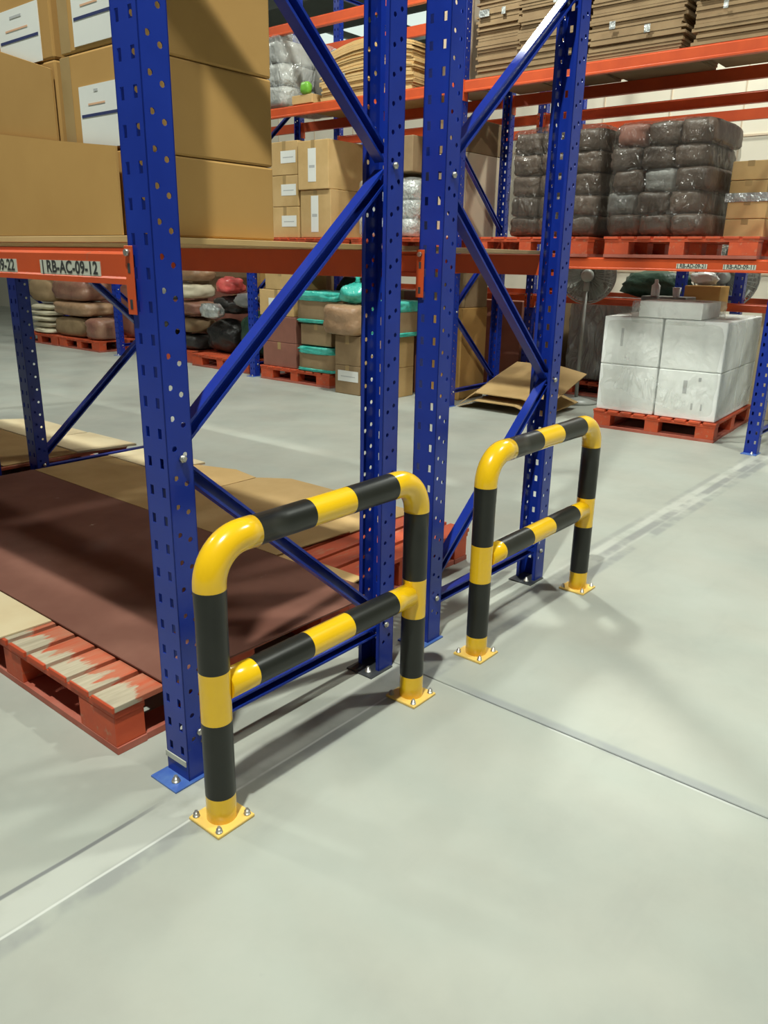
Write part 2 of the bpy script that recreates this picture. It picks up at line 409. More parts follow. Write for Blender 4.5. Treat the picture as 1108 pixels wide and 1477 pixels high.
# ------------------------------------------------------------------ rack uprights
PITCH = .0691; W_, D_ = .09, .07; HP = 4.15
def rect_cell(bm, P, u0, u1, v0, v1, hu0, hu1, hv0, hv1):
    o = [bm.verts.new(P(u, v)) for u, v in ((u0, v0), (u1, v0), (u1, v1), (u0, v1))]
    i = [bm.verts.new(P(u, v)) for u, v in ((hu0, hv0), (hu1, hv0), (hu1, hv1), (hu0, hv1))]
    for k in range(4): bm.faces.new((o[k], o[(k+1) % 4], i[(k+1) % 4], i[k]))
def oct_cell(bm, P, u0, u1, v0, v1, cu, cv, r):
    o = [bm.verts.new(P(u, v)) for u, v in ((u0, v0), (u1, v0), (u1, v1), (u0, v1))]
    i = [bm.verts.new(P(cu+r*math.cos(a), cv+r*math.sin(a))) for a in [math.radians(-112.5+45*k) for k in range(8)]]
    for k in range(4):
        a, b = i[2*k], i[2*k+1]
        bm.faces.new((o[k], o[(k+1) % 4], b, a))
        c = i[(2*k+2) % 8]; bm.faces.new((o[(k+1) % 4], c, b))
def plain(bm, P, u0, u1, v0, v1):
    bm.faces.new([bm.verts.new(P(u, v)) for u, v in ((u0, v0), (u1, v0), (u1, v1), (u0, v1))])
def column(bm, P, u0, u1, kind, off, top):
    v = 0.0; first = .052+off*PITCH
    plain(bm, P, u0, u1, 0, first); v = first
    while v+PITCH < top:
        c = v+PITCH/2; m = (u0+u1)/2
        if kind == 'slot': rect_cell(bm, P, u0, u1, v, v+PITCH, m-.0065, m+.0065, c-.012, c+.012)
        else: oct_cell(bm, P, u0, u1, v, v+PITCH, m, c, .0068)
        v += PITCH
    plain(bm, P, u0, u1, v, top)
def post_mesh(flip, top, name):
    bm = bmesh.new(); sx = (lambda x: D_-x) if flip else (lambda x: x)
    web = lambda u, v: (sx(0.0), u, v)
    plain(bm, web, 0, .010, 0, top); column(bm, web, .010, .034, 'slot', 0, top); plain(bm, web, .034, .056, 0, top)
    column(bm, web, .056, .080, 'slot', 0, top); plain(bm, web, .080, W_, 0, top)
    for y in (0, W_):
        fl_ = lambda u, v, y=y: (sx(u), y, v)
        plain(bm, fl_, 0, .012, 0, top); column(bm, fl_, .012, .030, 'oct', .5, top); plain(bm, fl_, .030, .040, 0, top)
        column(bm, fl_, .040, .058, 'oct', .25, top); plain(bm, fl_, .058, D_, 0, top)
        lip = lambda u, v, y=y: (sx(D_), y+(u if y == 0 else -u), v)
        plain(bm, lip, 0, .014, 0, top)
    # give the sheet its steel thickness, inwards
    cx, cy = sx(D_*.55), W_/2
    for f in bm.faces:
        f.normal_update()
        c = f.calc_center_median(); n = Vector((c.x-cx, c.y-cy, 0))
        if f.normal.dot(n) < 0: f.normal_flip()
    r = bmesh.ops.solidify(bm, geom=list(bm.faces), thickness=.0024)
    me = bpy.data.meshes.new(name); bm.to_mesh(me); bm.free(); me.materials.append(M['blue']); return me
PM = [post_mesh(False, HP, 'post'), post_mesh(True, HP, 'post')]
FD = .83
def brace_mesh(x0, z0, x1, z1, hh=.036, yw=.034):
    d = Vector((x1-x0, 0, z1-z0)); ln = d.length; t = .0028
    ang = math.atan2(d.z, d.x); up = 1 if math.cos(ang) > 0 else -1
    b = B(); h = hh/2*up
    l = .007*up; a = yw/2; q = t*up
    prof = [(-a, h), (a, h), (a, -h), (-a, -h), (-a, -h+l), (-a+t, -h+l), (-a+t, -h+q), (a-t, -h+q), (a-t, h-q), (-a+t, h-q), (-a+t, h-l), (-a, h-l)]
    mt = Matrix.Translation((x0, W_/2, z0)) @ Matrix.Rotation(-ang, 4, 'Y')
    pts = [mt @ Vector((0, y, z)) for y, z in prof]
    v = mt.to_3x3() @ Vector((ln, 0, 0))
    b.poly(pts, v); return b
def make_frame(label, loc, flip, plates=((-.05, .08, 0), (-.05, .06, 1)), grp='blue upright frames', clip=False):
    t = thing('upright_frame', label, 'rack frame', loc, 0, grp)
    link('post', PM[0], t); link('post', PM[1], t, loc=(FD-D_, 0, 0))
    fx = (lambda x: FD-x) if flip else (lambda x: x)
    a, c = .040, FD-.040
    segs = [((a, .135), (c, .135)), ((c, .195), (a, .845)), ((a, .868), (c, 1.520)), ((c, 1.565), (a, 2.200)), ((a, 2.245), (c, 2.90)), ((c, 2.95), (a, 3.58)), ((a, 4.08), (c, 4.08))]
    nodes = [(a, .135), (c, .165), (a, .856), (c, 1.542), (a, 2.222), (c, 2.925), (a, 3.58)]
    for (p, q) in segs:
        p = (fx(p[0]), p[1]); q = (fx(q[0]), q[1])
        if p[0] > q[0]: p, q = q, p
        brace_mesh(p[0], p[1], q[0], q[1]).build('brace', M['blue'], t)
    for (x, z) in nodes:
        x = fx(x); b = B()
        b.tube([(x, -.010, z), (x, -.0071, z), (x, -.007, z), (x, -.0005, z)], [.0055, .0055, .0095, .0095], 6)
        b.build('brace_bolt', M['steel'], t)
    for (dx0, dx1, rear) in plates:
        x = FD-D_ if rear else 0
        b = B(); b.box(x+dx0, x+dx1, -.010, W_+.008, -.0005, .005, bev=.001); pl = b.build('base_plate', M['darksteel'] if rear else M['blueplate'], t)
        b = B(); px = x+dx0+.028
        qy = W_/2-.018; b.tube([(px, qy, .005), (px, qy, .007), (px, qy, .0071), (px, qy, .014), (px, qy, .0141), (px, qy, .022)], [.012, .012, .009, .009, .005, .005], 8)
        b.build('anchor_bolt', M['steel'], pl)
    if clip:
        b = B(); b.box(-.004, -.0005, .006, .088, .045, .062, bev=.001); b.box(-.004, .012, .0882, .0915, .045, .062); b.build('metal_band', M['stickergrey'], t, label='worn pale metal band near the foot')
    return t
XA, XC, Y0 = .03, 1.06, .167
make_frame('tall blue perforated upright frame nearest the camera, right behind the first striped barrier', (XA, Y0, 0), False, clip=True)
make_frame('tall blue perforated upright frame behind the second striped barrier', (XC, Y0, 0), True)
BP = 2.72
make_frame('blue upright frame at the far left end of the near rack bay', (XA, Y0+BP, 0), False)
make_frame('dark shaded blue upright frame left of the brown boards, seen under the labelled beam', (XC, Y0+BP, 0), True)

XE = 5.0; YE = .145; BE = 2.70
RB = ['bay with the white wrapped cartons', 'bay with the turquoise taped boxes', 'bay with the red bag and black sacks', 'bay with the pallets of sacks']
fl_lab = ['far blue upright frame at the right edge, right of the white wrapped cartons', 'far blue upright frame between the tall brown carton and the flattened cardboard',
          'far blue upright frame left of the turquoise taped boxes', 'far blue upright frame right of the small brown bale on an orange pallet', 'far blue upright frame left of the white sacks']
for k in range(5): make_frame(fl_lab[k], (XE, YE+k*BE, 0), False, grp='blue frames of the far rack')
XG = 6.40
for k, l in enumerate(['rearmost blue upright frame behind the right end of the far rack', 'rearmost blue upright frame with dark holed post left of the grey fan', 'rearmost blue upright frame behind the stacked labelled cartons']):
    make_frame(l, (XG, YE+k*BE, 0), False, grp='blue frames of the rearmost rack')

# ------------------------------------------------------------------ beams
def label_plate(parent, y0, y1, z0, z1, text, x=-.0012, back=None, size=None, cut=None):
    b = B(); b.box(x-.0008, x+.001, y0, y1, z0, z1); s = b.build('location_label', M['stickergrey'], parent, label='pale location sticker with black letters')
    cu = bpy.data.curves.new('label_text', 'FONT'); cu.body = text; cu.align_x = 'CENTER'; cu.align_y = 'CENTER'
    cu.size = size or (z1-z0)*1.22; cu.extrude = 0; cu.offset = .0009 if (z1-z0) > .02 else 0
    o = bpy.data.objects.new('tmp', cu); COL.objects.link(o)
    dg = bpy.context.evaluated_depsgraph_get(); dg.update()
    me = bpy.data.meshes.new_from_object(o.evaluated_get(dg)); COL.objects.unlink(o)
    bpy.data.objects.remove(o)
    xs = [v.co.x for v in me.vertices]; wdt = max(xs)-min(xs); k = (y1-y0)*.92/wdt
    for v in me.vertices:
        p = v.co.copy(); v.co = Vector((x-.0016, (y0+y1)/2-p.x*k, (z0+z1)/2+p.y*1.0))
    me.materials.clear(); me.materials.append(M['ink'])
    link('label_text', me, s)
def make_beam(label, loc, L, h=.075, rz=0, grp='orange rack beams', labels=(), drop=.062):
    t = thing('rack_beam', label, 'rack beam', loc, rz, grp)
    b = B()
    prof = [(.0, 0), (.046, 0), (.046, h), (.014, h), (.014, h-.006), (.004, h-.012), (.004, .016), (0, .012)]
    b.poly([(x, 0, z) for x, z in prof], (0, L, 0)); b.build('beam_profile', M['orange'], t)
    for e, y in ((-1, 0), (1, L)):
        b = B(); ya, yb = (y-.026, y+.004) if e < 0 else (y-.004, y+.026)
        b.box(-.0045, -.001, ya, yb, -drop, h+.006, bev=.001)
        yc0, yc1 = (y+.0003, y+.004) if e < 0 else (y-.004, y-.0003)
        b.box(-.001, .06, yc0, yc1, -drop, h+.004)
        cn = b.build('connector', M['orange'], t)
        b = B(); ym = (ya+yb)/2
        for z in (-drop+.022, h-.040): b.box(-.0052, -.004, ym-.0045, ym+.0045, z-.010, z+.010)
        b.build('hook_slot', M['darksteel'], cn, label='dark hook slots')
        b = B(); b.tube([(-.012, ym, h-.008), (-.0044, ym, h-.008)], .0075, 8); b.build('lock_bolt', M['steel'], cn)
    for (y0, y1, z0, z1, tx) in labels: label_plate(t, y0, y1, z0, z1, tx, x=.0028)
    return t
ZB = 1.236
LB = BP-W_
make_beam('orange beam in front of the big cartons, carrying the RB-AC-09-12 sticker', (XA-.004, Y0+W_, ZB), LB,
          labels=[(.113, .380, .015, .047, '| RB-AC-09-12'), (.500, .767, .015, .047, '| RB-AC-09-22')], grp=None)
make_beam('dark red shaded rear beam under the big cartons, between the first two blue legs', (XA+FD+.004, Y0+BP, ZB+.012), LB, rz=math.pi, grp=None)
make_beam('red beam hooked on the left side of the third blue leg', (XC-.004, Y0+W_, ZB+.012), LB, grp=None)
make_beam('red beam ending at the fourth blue leg, behind the second diagonal brace', (XC+FD+.004, Y0+BP, ZB+.014), LB, rz=math.pi, grp=None)
LE = BE-W_
lv = ['lower', 'upper', 'topmost']
for k in range(4):
    for j, z in enumerate((1.252, 2.625, 3.345)):
        if j == 2 and k not in (1, 2): continue
        lb = [(.11, .33, .020, .053, '| RB-AD-09-11'), (.44, .66, .020, .053, '| RB-AD-09-21')] if (k == 0 and j == 0) else ()
        make_beam('%s front orange beam of the far rack, %s' % (lv[j], RB[k]), (XE-.004, YE+W_+k*BE, z), LE, h=.09, grp='beams of the far rack', labels=lb)
        make_beam('%s rear orange beam of the far rack, %s' % (lv[j], RB[k]), (XE+FD+.004, YE+(k+1)*BE, z), LE, h=.09, rz=math.pi, grp='beams of the far rack')
for k in range(2):
    for j, z in enumerate((.915, 2.565)):
        make_beam('%s front orange beam of the rearmost rack, behind the %s' % (lv[j], RB[k]), (XG-.004, YE+W_+k*BE, z), LE, h=.07 if j == 0 else .09, grp='beams of the rearmost rack')
        make_beam('%s rear orange beam of the rearmost rack, behind the %s' % (lv[j], RB[k]), (XG+FD+.004, YE+(k+1)*BE, z), LE, h=.09, rz=math.pi, grp='beams of the rearmost rack')

# ------------------------------------------------------------------ decks on the near racks
def board(name, label, cat, x0, x1, y0, y1, z0, z1, m, grp=None, bev=.001):
    b = B(); c = ((x0+x1)/2, (y0+y1)/2, z0)
    b.box(x0-c[0], x1-c[0], y0-c[1], y1-c[1], 0, z1-z0, bev=bev)
    return tag(b.build(name, m, loc=c), label, cat, grp)
zd = ZB+.012+.076
board('shelf_board', 'tan edged shelf board under the big cartons on the near rack', 'shelf board', XA+.012, XA+FD+.0, Y0+W_+.01, Y0+BP-.01, zd, zd+.014, M['cardboard2'])
board('shelf_board', 'brown shelf board on the empty shelf behind the third and fourth blue legs', 'shelf board', XC+.01, XC+FD, Y0+W_+.01, Y0+BP-.01, zd+.003, zd+.016, M['dullcard'])

z_up = 2.66  # unseen upper shelves and next bay, added to shade the goods below
for (x, l1, l2) in ((XA, 'near', 'first two'), (XC, 'second near', 'third and fourth')):
    make_beam('front beam of the upper shelf of the %s rack, unseen above the picture' % l1, (x-.004, Y0+W_, z_up), LB, grp='upper beams of the near racks')
    make_beam('rear beam of the upper shelf of the %s rack, unseen above the picture' % l1, (x+FD+.004, Y0+BP, z_up), LB, rz=math.pi, grp='upper beams of the near racks')
    board('shelf_board', 'upper shelf board between the %s blue legs, unseen above the picture' % l2, 'shelf board', x+.012, x+FD, Y0+W_+.01, Y0+BP-.01, z_up+.076, z_up+.090, M['dullcard'])
    make_beam('unseen front beam of the %s rack in the next bay to the left' % l1, (x-.004, Y0+BP+W_, ZB+.012), LB, grp='beams of the next near bay')
    make_beam('unseen rear beam of the %s rack in the next bay to the left' % l1, (x+FD+.004, Y0+2*BP, ZB+.012), LB, rz=math.pi, grp='beams of the next near bay')
    board('shelf_board', 'unseen shelf board of the %s rack in the next bay to the left' % l1, 'shelf board', x+.012, x+FD, Y0+BP+W_+.01, Y0+2*BP-.01, zd, zd+.014, M['dullcard'])
make_frame('blue upright frame two bays to the left, outside the picture', (XA, Y0+2*BP, 0), False)
make_frame('blue upright frame of the second near rack two bays to the left, outside the picture', (XC, Y0+2*BP, 0), True)

# ------------------------------------------------------------------ pallets
def make_pallet(label, loc, dx, dy, h=.15, rz=0, worn=False, grp='red wooden pallets', slats=10, lx=.10, ly=.19):
    """slats run along x; blocks 3 x 3; local origin at the near right corner (x min, y min)"""
    t = thing('pallet', label, 'pallet', loc, rz, grp)
    ts = .018; tb = .022
    sw = dy/slats
    for i in range(slats):
        y0 = i*sw; g = .022
        jj = random.uniform(-.004, .004)
        b = B(); b.box(0+jj, dx+jj, y0+(0 if i == 0 else g/2), y0+sw-(0 if i == slats-1 else g/2), h-ts, h-random.uniform(0, .002), bev=.0015)
        b.build('slat', M['wornslat'] if worn else M['redpaint'], t)
    xs = [(.006, lx), (dx/2-lx/2, dx/2+lx/2), (dx-lx, dx-.006)]
    ys = [(.008, ly), (dy/2-.055, dy/2+.055), (dy-ly, dy-.008)]
    for x0, x1 in xs:
        b = B(); b.box(x0, x1, .004, dy-.004, h-ts-.020, h-ts, bev=.001); b.build('stringer_board', M['redpaint'], t)
        b = B(); b.box(x0, x1, .004, dy-.004, 0, tb, bev=.001); b.build('bottom_board', M['pinkboard'], t)
        for y0, y1 in ys:
            b = B(); b.box(x0+.001, x1-.001, y0, y1, tb, h-ts-.020, bev=.002); b.build('block', M['redpaint'], t)
    for (y0, y1) in (ys[0], ys[2]):
        for q in range(2):
            b = B(); b.box(xs[q][1]+.001, xs[q+1][0]-.001, y0, y0+.09 if y0 < .1 else y1, 0, tb, bev=.001); b.build('bottom_board', M['pinkboard'], t)
    return t
def pallet_at(root, label, loc, rz=0, grp=None): return dup(root, loc, rz, label, grp)
g1 = 'red wooden pallets on the floor of the near racks'
P1 = make_pallet('worn red wooden pallet with whitish slats at the lower left, near corner on open floor', (-.03, .405, 0), .90, 1.16, worn=True, grp=g1)
P2 = pallet_at(P1, 'red wooden pallet behind the first barrier, corner showing between the second pair of legs', (.955, .53, 0), 0, g1)
for c in P2.children:
    if c.name.startswith('slat'):
        c.data = c.data.copy(); c.data.materials[0] = M['redpaint']
P3 = pallet_at(P1, 'red pallet under the brown hardboard at the left edge', (-.10, 1.62, 0), 0, g1)
P4 = pallet_at(P1, 'red pallet under the pale cardboard sheets in the near racks', (.835, 1.715, 0), 0, g1)
P5 = pallet_at(P1, 'red pallet under the cardboard beyond the dark far frame of the near rack', (.835, 3.05, 0), 0, g1)

def sheet(label, pts, z, th, m, cat='cardboard sheet', name='cardboard_sheet', grp='cardboard sheets on the near pallets', bow=0):
    cx = sum(p[0] for p in pts)/len(pts); cy = sum(p[1] for p in pts)/len(pts)
    b = B(); b.poly([(p[0]-cx, p[1]-cy, 0) for p in pts], (0, 0, th))
    o = b.build(name, m, loc=(cx, cy, z)); return tag(o, label, cat, grp)
sheet('large dark brown hardboard sheet lying across the near pallets', [(.130, .385), (1.015, .36), (1.015, 2.85), (.130, 2.85)], .1565, .005, M['hardboard'], 'hardboard sheet', 'hardboard_sheet', None)
sheet('tan cardboard sheet on the left end of the worn pallet', [(-.045, 1.018), (.128, 1.012), (.128, 2.75), (-.045, 2.75)], .151, .005, M['creamcard'])
sheet('narrow tan cardboard strip beside the hardboard, left of the bare red slats', [(1.018, .49), (1.085, .50), (1.09, .895), (1.018, .895)], .151, .005, M['cardboard2'])
sheet('brown shaded cardboard sheet on the far side of the hardboard', [(1.018, .90), (1.43, .875), (1.47, 2.84), (1.018, 2.84)], .157, .005, M['cardboard2'])
sheet('pale tan cardboard sheet nearest the bare red slats', [(1.435, .875), (1.87, .85), (1.87, 1.70), (1.76, 1.85), (1.455, 1.85)], .151, .005, M['cardboard2'])
sheet('orange tan cardboard piece behind the near diagonal brace', [(1.46, 1.855), (1.755, 1.855), (1.79, 2.06), (1.70, 2.33), (1.48, 2.33)], .151, .006, M['cardboard2'])
sheet('cream cardboard sheet just left of the near blue leg', [(1.475, 2.335), (1.76, 2.30), (1.785, 2.85), (1.475, 2.85)], .151, .012, M['creamcard'])
sheet('cream cardboard sheet beyond the dark frame, right of its post', [(1.40, 3.06), (1.76, 2.99), (1.74, 3.50), (1.40, 3.55)], .151, .012, M['creamcard'])
sheet('whitish cardboard sheet farthest left, behind the dark post', [(1.40, 3.56), (1.735, 3.52), (1.735, 4.2), (1.52, 4.35), (1.40, 4.06)], .151, .010, M['creamcard'])
sheet('brown cardboard sheet beyond the dark frame at the left edge', [(.95, 3.06), (1.395, 3.06), (1.395, 4.20), (.95, 4.20)], .151, .006, M['cardboard2'])

# ------------------------------------------------------------------ cartons
def carton(label, x0, x1, y0, y1, z0, z1, m='cardboard', labels=(), tape=True, grp=None, name='carton', seam=True, rz=0, parent=None):
    """labels: (y0, y1, z0, z1) on the -x face in box coordinates (fractions)"""
    cx, cy = (x0+x1)/2, (y0+y1)/2; hx, hy, h = (x1-x0)/2, (y1-y0)/2, z1-z0
    if parent is None: t = thing(name, label, 'box', (cx, cy, z0), rz, grp)
    b = B(); b.box(-hx, hx, -hy, hy, .001, h, bev=min(.006, h*.05), seg=2)
    if parent is not None:
        return b.build(name, M[m], parent, loc=(cx, cy, z0))
    b.build('body', M[m], t)
    if tape:
        b = B(); b.box(-hx-.0012, -hx+.001, -.024, .024, h*.72, h+.0005); b.box(-hx, hx, -.024, .024, h, h+.0012); b.build('tape', M['tape'], t)
    for (a0, a1, c0, c1) in labels:
        ya, yb = -hy+a0*2*hy, -hy+a1*2*hy
        b = B(); b.box(-hx-.002, -hx-.0002, ya, yb, c0*h, c1*h); lb = b.build('paper_label', M['paper'], t, label='white paper label')
        b = B(); b.box(-hx-.0026, -hx-.0019, ya+(yb-ya)*.15, ya+(yb-ya)*.85, h*(c0+(c1-c0)*.42), h*(c0+(c1-c0)*.50)); b.build('print_line', M['inkgrey'], lb)
    return t

# big cartons on the near shelf
gz = 'big brown cartons stacked on the near shelf'
zs = zd+.0145
def near_carton(label, y0, y1, z0, z1, x1=.495, lab=None, x0=.066, flap=None):
    cx, cy = (x0+x1)/2, (y0+y1)/2; hx, hy, h = (x1-x0)/2, (y1-y0)/2, z1-z0
    t = thing('carton', label, 'box', (cx, cy, z0), 0, gz)
    B().box(-hx, hx, -hy, hy, .0008, h-.0008, bev=.005, seg=2).build('body', M['cardboard'], t)
    b = B(); b.box(-hx-.0008, -hx+.004, hy-.044, hy-.004, .004, h-.004); b.build('corner_tape', M['tape'], t, label='strip of brown tape down the front')
    if lab:
        ya, yb, za, zb, zl = lab      # world values
        b = B(); b.box(-hx-.0022, -hx-.0002, ya-cy, yb-cy, za-z0, zb-z0); lb = b.build('paper_label', M['paper'], t, label='large white printed label')
        X = -hx-.003
        b = B(); b.box(X, X+.001, ya-cy+.006, yb-cy-.006, zl-z0-.003, zl-z0+.003); b.build('blue_rule', M['inkblue'], lb)
        b = B(); b.box(X, X+.001, ya-cy+.05, yb-cy-.035, zl-z0+.020, zl-z0+.0235); b.build('orange_rule', M['inkorange'], lb)
        b = B(); b.box(X, X+.001, ya-cy+.075, yb-cy-.06, zl-z0+.045, zl-z0+.050); b.build('grey_print', M['inkgrey'], lb)
    if flap:
        pts = [(x0-.008-cx, y-cy, z-z0) for y, z in flap]
        b = B(); b.poly(pts, (.005, 0, 0)); b.build('front_flap', M['cardboard'], t, label='plain cardboard flap standing up in front')
    return t
z1, z2, z3, z4 = zs, 1.5145, 1.714, 1.93
def upsheet(label, x, pts):
    cy = sum(p[0] for p in pts)/len(pts); z0 = pts[0][1]
    b = B(); b.poly([(0, y-cy, z-z0) for y, z in pts], (.005, 0, 0))
    tag(b.build('cardboard_sheet', M['cardboard'], loc=(x, cy, z0)), label, 'cardboard sheet', 'standing cardboard sheets on the near shelf')

near_carton('large brown carton at the bottom of the near shelf, under the labelled cartons', .30, 1.25, z1, z2)
upsheet('plain brown cardboard sheet standing in front of the lowest carton on the near shelf', .046, [(.300, z1+.001), (1.24, z1+.001), (1.24, 1.625), (.83, 1.580), (.55, 1.545), (.300, 1.517)])
upsheet('taller plain cardboard sheet standing at the left edge, behind the lower sheet', .055, [(.545, z1+.001), (1.24, z1+.001), (1.24, 1.80), (.776, 1.757), (.545, 1.692)])
near_carton('brown carton with white label in the middle row, left of the near blue leg', .30, .525, z2, z3, lab=(.302, .452, 1.50+.02, 1.646, 1.587))
near_carton('brown carton in the middle row hidden by the taller plain sheet at the left edge', .545, 1.25, z2, z3)
near_carton('brown carton with white label in the top row, left of the near blue leg', .30, .515, z3, z4, lab=(.302, .452, 1.724, 1.85, 1.775))
near_carton('brown carton with white label at the top left corner', .545, 1.25, z3, z4, lab=(.592, .78, 1.716, 1.836, 1.771))

# turquoise taped boxes
def turq(label, x0, x1, y0, y1, z0, z1):
    cx, cy = (x0+x1)/2, (y0+y1)/2; hx, hy, h = (x1-x0)/2, (y1-y0)/2, z1-z0
    t = thing('taped_box', label, 'box', (cx, cy, z0), 0, 'boxes wrapped with turquoise plastic')
    B().lump((0, 0, h/2), (hx, hy, h/2), n=6, k=14, amp=.02, seed=x0+z0*3).build('body', M['dullcard'], t)
    b = B(); b.lump((0, 0, h*.86), (hx+.016, hy+.016, h*.16), n=7, k=9, amp=.09, seed=y0*5+z0); b.build('plastic_cover', M['turquoise'], t)
    b = B(); b.lump((0, 0, h*.07), (hx+.013, hy+.013, h*.065), n=7, k=10, amp=.06, seed=y0*3+z1); b.build('plastic_band', M['turquoise'], t)
    return t
def lump(name, label, cat, c, h, m, k=4, amp=.08, freq=1.6, seed=None, grp=None, n=7, rz=0):
    b = B(); b.lump((0, 0, h[2]), h, n=n, k=k, amp=amp, freq=freq, seed=seed if seed is not None else random.random()*50)
    o = b.build(name, M[m], loc=c); o.rotation_euler = (0, 0, rz)
    return tag(o, label, cat, grp)

# ---- far rack, bay with turquoise boxes (floor)
gp = 'red pallets of the far rack'
FP = make_pallet('red pallet under the turquoise taped boxes', (4.97, 4.36, 0), .86, 1.07, grp=gp, slats=9, lx=.12, ly=.20)
turq('turquoise topped box on the red pallet, lowest of its stack', 4.98, 5.4, 4.33, 4.83, .151, .405)
carton('brown box squeezed between two turquoise topped boxes', 5.0, 5.4, 4.36, 4.80, .424, .642, 'dullcard', grp='plain boxes on the turquoise stack')
turq('turquoise topped box at the top of the stack, left of the brown bale', 4.98, 5.42, 4.30, 4.84, .65, .965)
carton('dark red brown carton on the red pallet under a rose one', 5.0, 5.5, 4.88, 5.40, .151, .415, 'redcard', grp='red brown cartons left of the turquoise stack')
carton('rose brown carton stacked on the dark red brown one', 5.0, 5.5, 4.88, 5.38, .416, .69, 'redcard', grp='red brown cartons left of the turquoise stack')
carton('tan carton with white label above the rose brown carton', 5.02, 5.5, 4.93, 5.46, .692, .965, 'cardboard2', labels=[(.18, .72, .38, .68)])
carton('tan carton just under the beam, above the labelled tan carton', 5.02, 5.5, 4.90, 5.36, .967, 1.16, 'cardboard2')
gs = 'floor cartons between the blue legs'
carton('brown carton with wide white label on the floor, left of the second blue leg', 4.85, 5.28, 3.835, 4.165, 0, .285, 'dullcard', labels=[(.06, .88, .45, .82)], grp=gs)
carton('brown carton on the wide labelled one, under the brown bale', 4.85, 5.28, 3.835, 4.165, .286, .575, 'dullcard', grp=gs)
carton('tan carton with small label on the floor between the second and third blue legs', 4.85, 5.28, 3.50, 3.82, 0, .29, 'cardboard2', labels=[(.38, .72, .45, .80)], grp=gs)
carton('tan carton with small label on top of another, between the second and third blue legs', 4.85, 5.28, 3.50, 3.82, .291, .585, 'cardboard2', labels=[(.33, .70, .42, .78)], grp=gs)
lump('wrapped_bale', 'rose brown paper wrapped bale sticking out on top of the floor cartons', 'bale', (4.97, 4.03, .578), (.25, .225, .145), 'brownbale', k=6, amp=.08)
turq('turquoise topped box seen between the second and third blue legs', 4.90, 5.35, 3.45, 3.74, .587, .915)
lump('tied_bag', 'turquoise bag tied at the top, sitting on the brown bale', 'bag', (5.00, 4.00, .872), (.16, .17, .10), 'turquoise', k=2.6, amp=.16)
B_ = B().tube([(0, 0, 0), (0, 0, .05), (.01, .01, .10)], [.035, .02, .035], 10)
o = B_.build('knot', M['turquoise'], bpy.data.objects['tied_bag'], loc=(0, 0, .185))
carton('tall brown carton on the floor behind the far blue frame', 5.35, 5.78, 2.99, 3.40, 0, .87, 'cardboard', tape=True)
carton('dull brown carton on top of the tall brown carton', 5.4, 5.78, 3.0, 3.42, .871, 1.22, 'dullcard')
carton('dark brown backmost carton behind the green bag', 5.45, 5.80, 3.5, 4.1, 0, 1.0, 'redcard', grp=None)
lump('dark_sack', 'dark green sack behind the turquoise topped boxes', 'sack', (5.64, 4.62, .151), (.15, .22, .48), 'greenbag', k=4)

# ---- far rack, bay with the red bag (floor)
SP = pallet_at(FP, 'red pallet under the black sacks', (5.08, 5.75, 0), 0, gp)
lump('black_sack', 'black plastic sack leaning right of the dark back post', 'sack', (5.50, 6.55, .151), (.22, .30, .20), 'darkbag', k=3, amp=.2)
lump('black_sack', 'black plastic sack on top of the leaning one, under the red bag', 'sack', (5.55, 6.50, .62), (.20, .24, .11), 'darkbag', k=3, amp=.2)
lump('green_sack', 'dark green sack beside the white bag, left of the far blue leg', 'sack', (5.45, 5.93, .151), (.20, .22, .27), 'greenbag', k=3, amp=.16)
lump('white_bag', 'crumpled pale bag lying over the dark green sack', 'bag', (5.36, 6.05, .72), (.13, .15, .085), 'greypack', k=2.5, amp=.2)
lump('small_sack', 'small dull sack at the pallet edge below the green sack', 'sack', (5.16, 5.88, .151), (.07, .11, .075), 'dullcard', k=3, amp=.15)
carton('brown carton high on the pile left of the far blue leg', 5.50, 5.84, 5.83, 6.18, .82, 1.13, 'cardboard')
carton('dark brown carton under the high brown carton', 5.52, 5.83, 5.80, 6.15, .72, .818, 'redcard')
lump('red_bag', 'bright red plastic bag on top of the pile', 'bag', (5.45, 6.46, .86), (.14, .18, .10), 'redbag', k=2.6, amp=.22)
lump('glossy_bag', 'pale glossy plastic bag below the red bag', 'bag', (5.22, 6.55, .575), (.09, .19, .09), 'silver', k=2.5, amp=.22)
SP2 = pallet_at(FP, 'red pallet under the tan sacks right of the near blue leg', (5.20, 6.95, 0), 0, gp)
for i, (dy, z, m, l) in enumerate([(0, .151, 'darkbag', 'lowest black'), (.05, .36, 'dullcard', 'second, dull'), (-.02, .57, 'rosebale', 'third, brown'), (.03, .78, 'sack', 'fourth, cream'), (0, .99, 'brownbale', 'topmost brown')]):
    lump('stacked_sack', '%s sack in the pile just right of the near blue leg' % l, 'sack', (5.45, 7.15+dy, z), (.22, .24, .094), m, k=3.5, amp=.10)
lump('stacked_sack', 'dark sack at the left of the pile, beside the orange connector', 'sack', (5.45, 7.74, .151), (.22, .26, .27), 'darkbag', k=3.5, amp=.14)
lump('stacked_sack', 'brown sack with glossy film, under the left beam end', 'sack', (5.45, 7.74, .74), (.22, .26, .20), 'greypack', k=3.5, amp=.14)

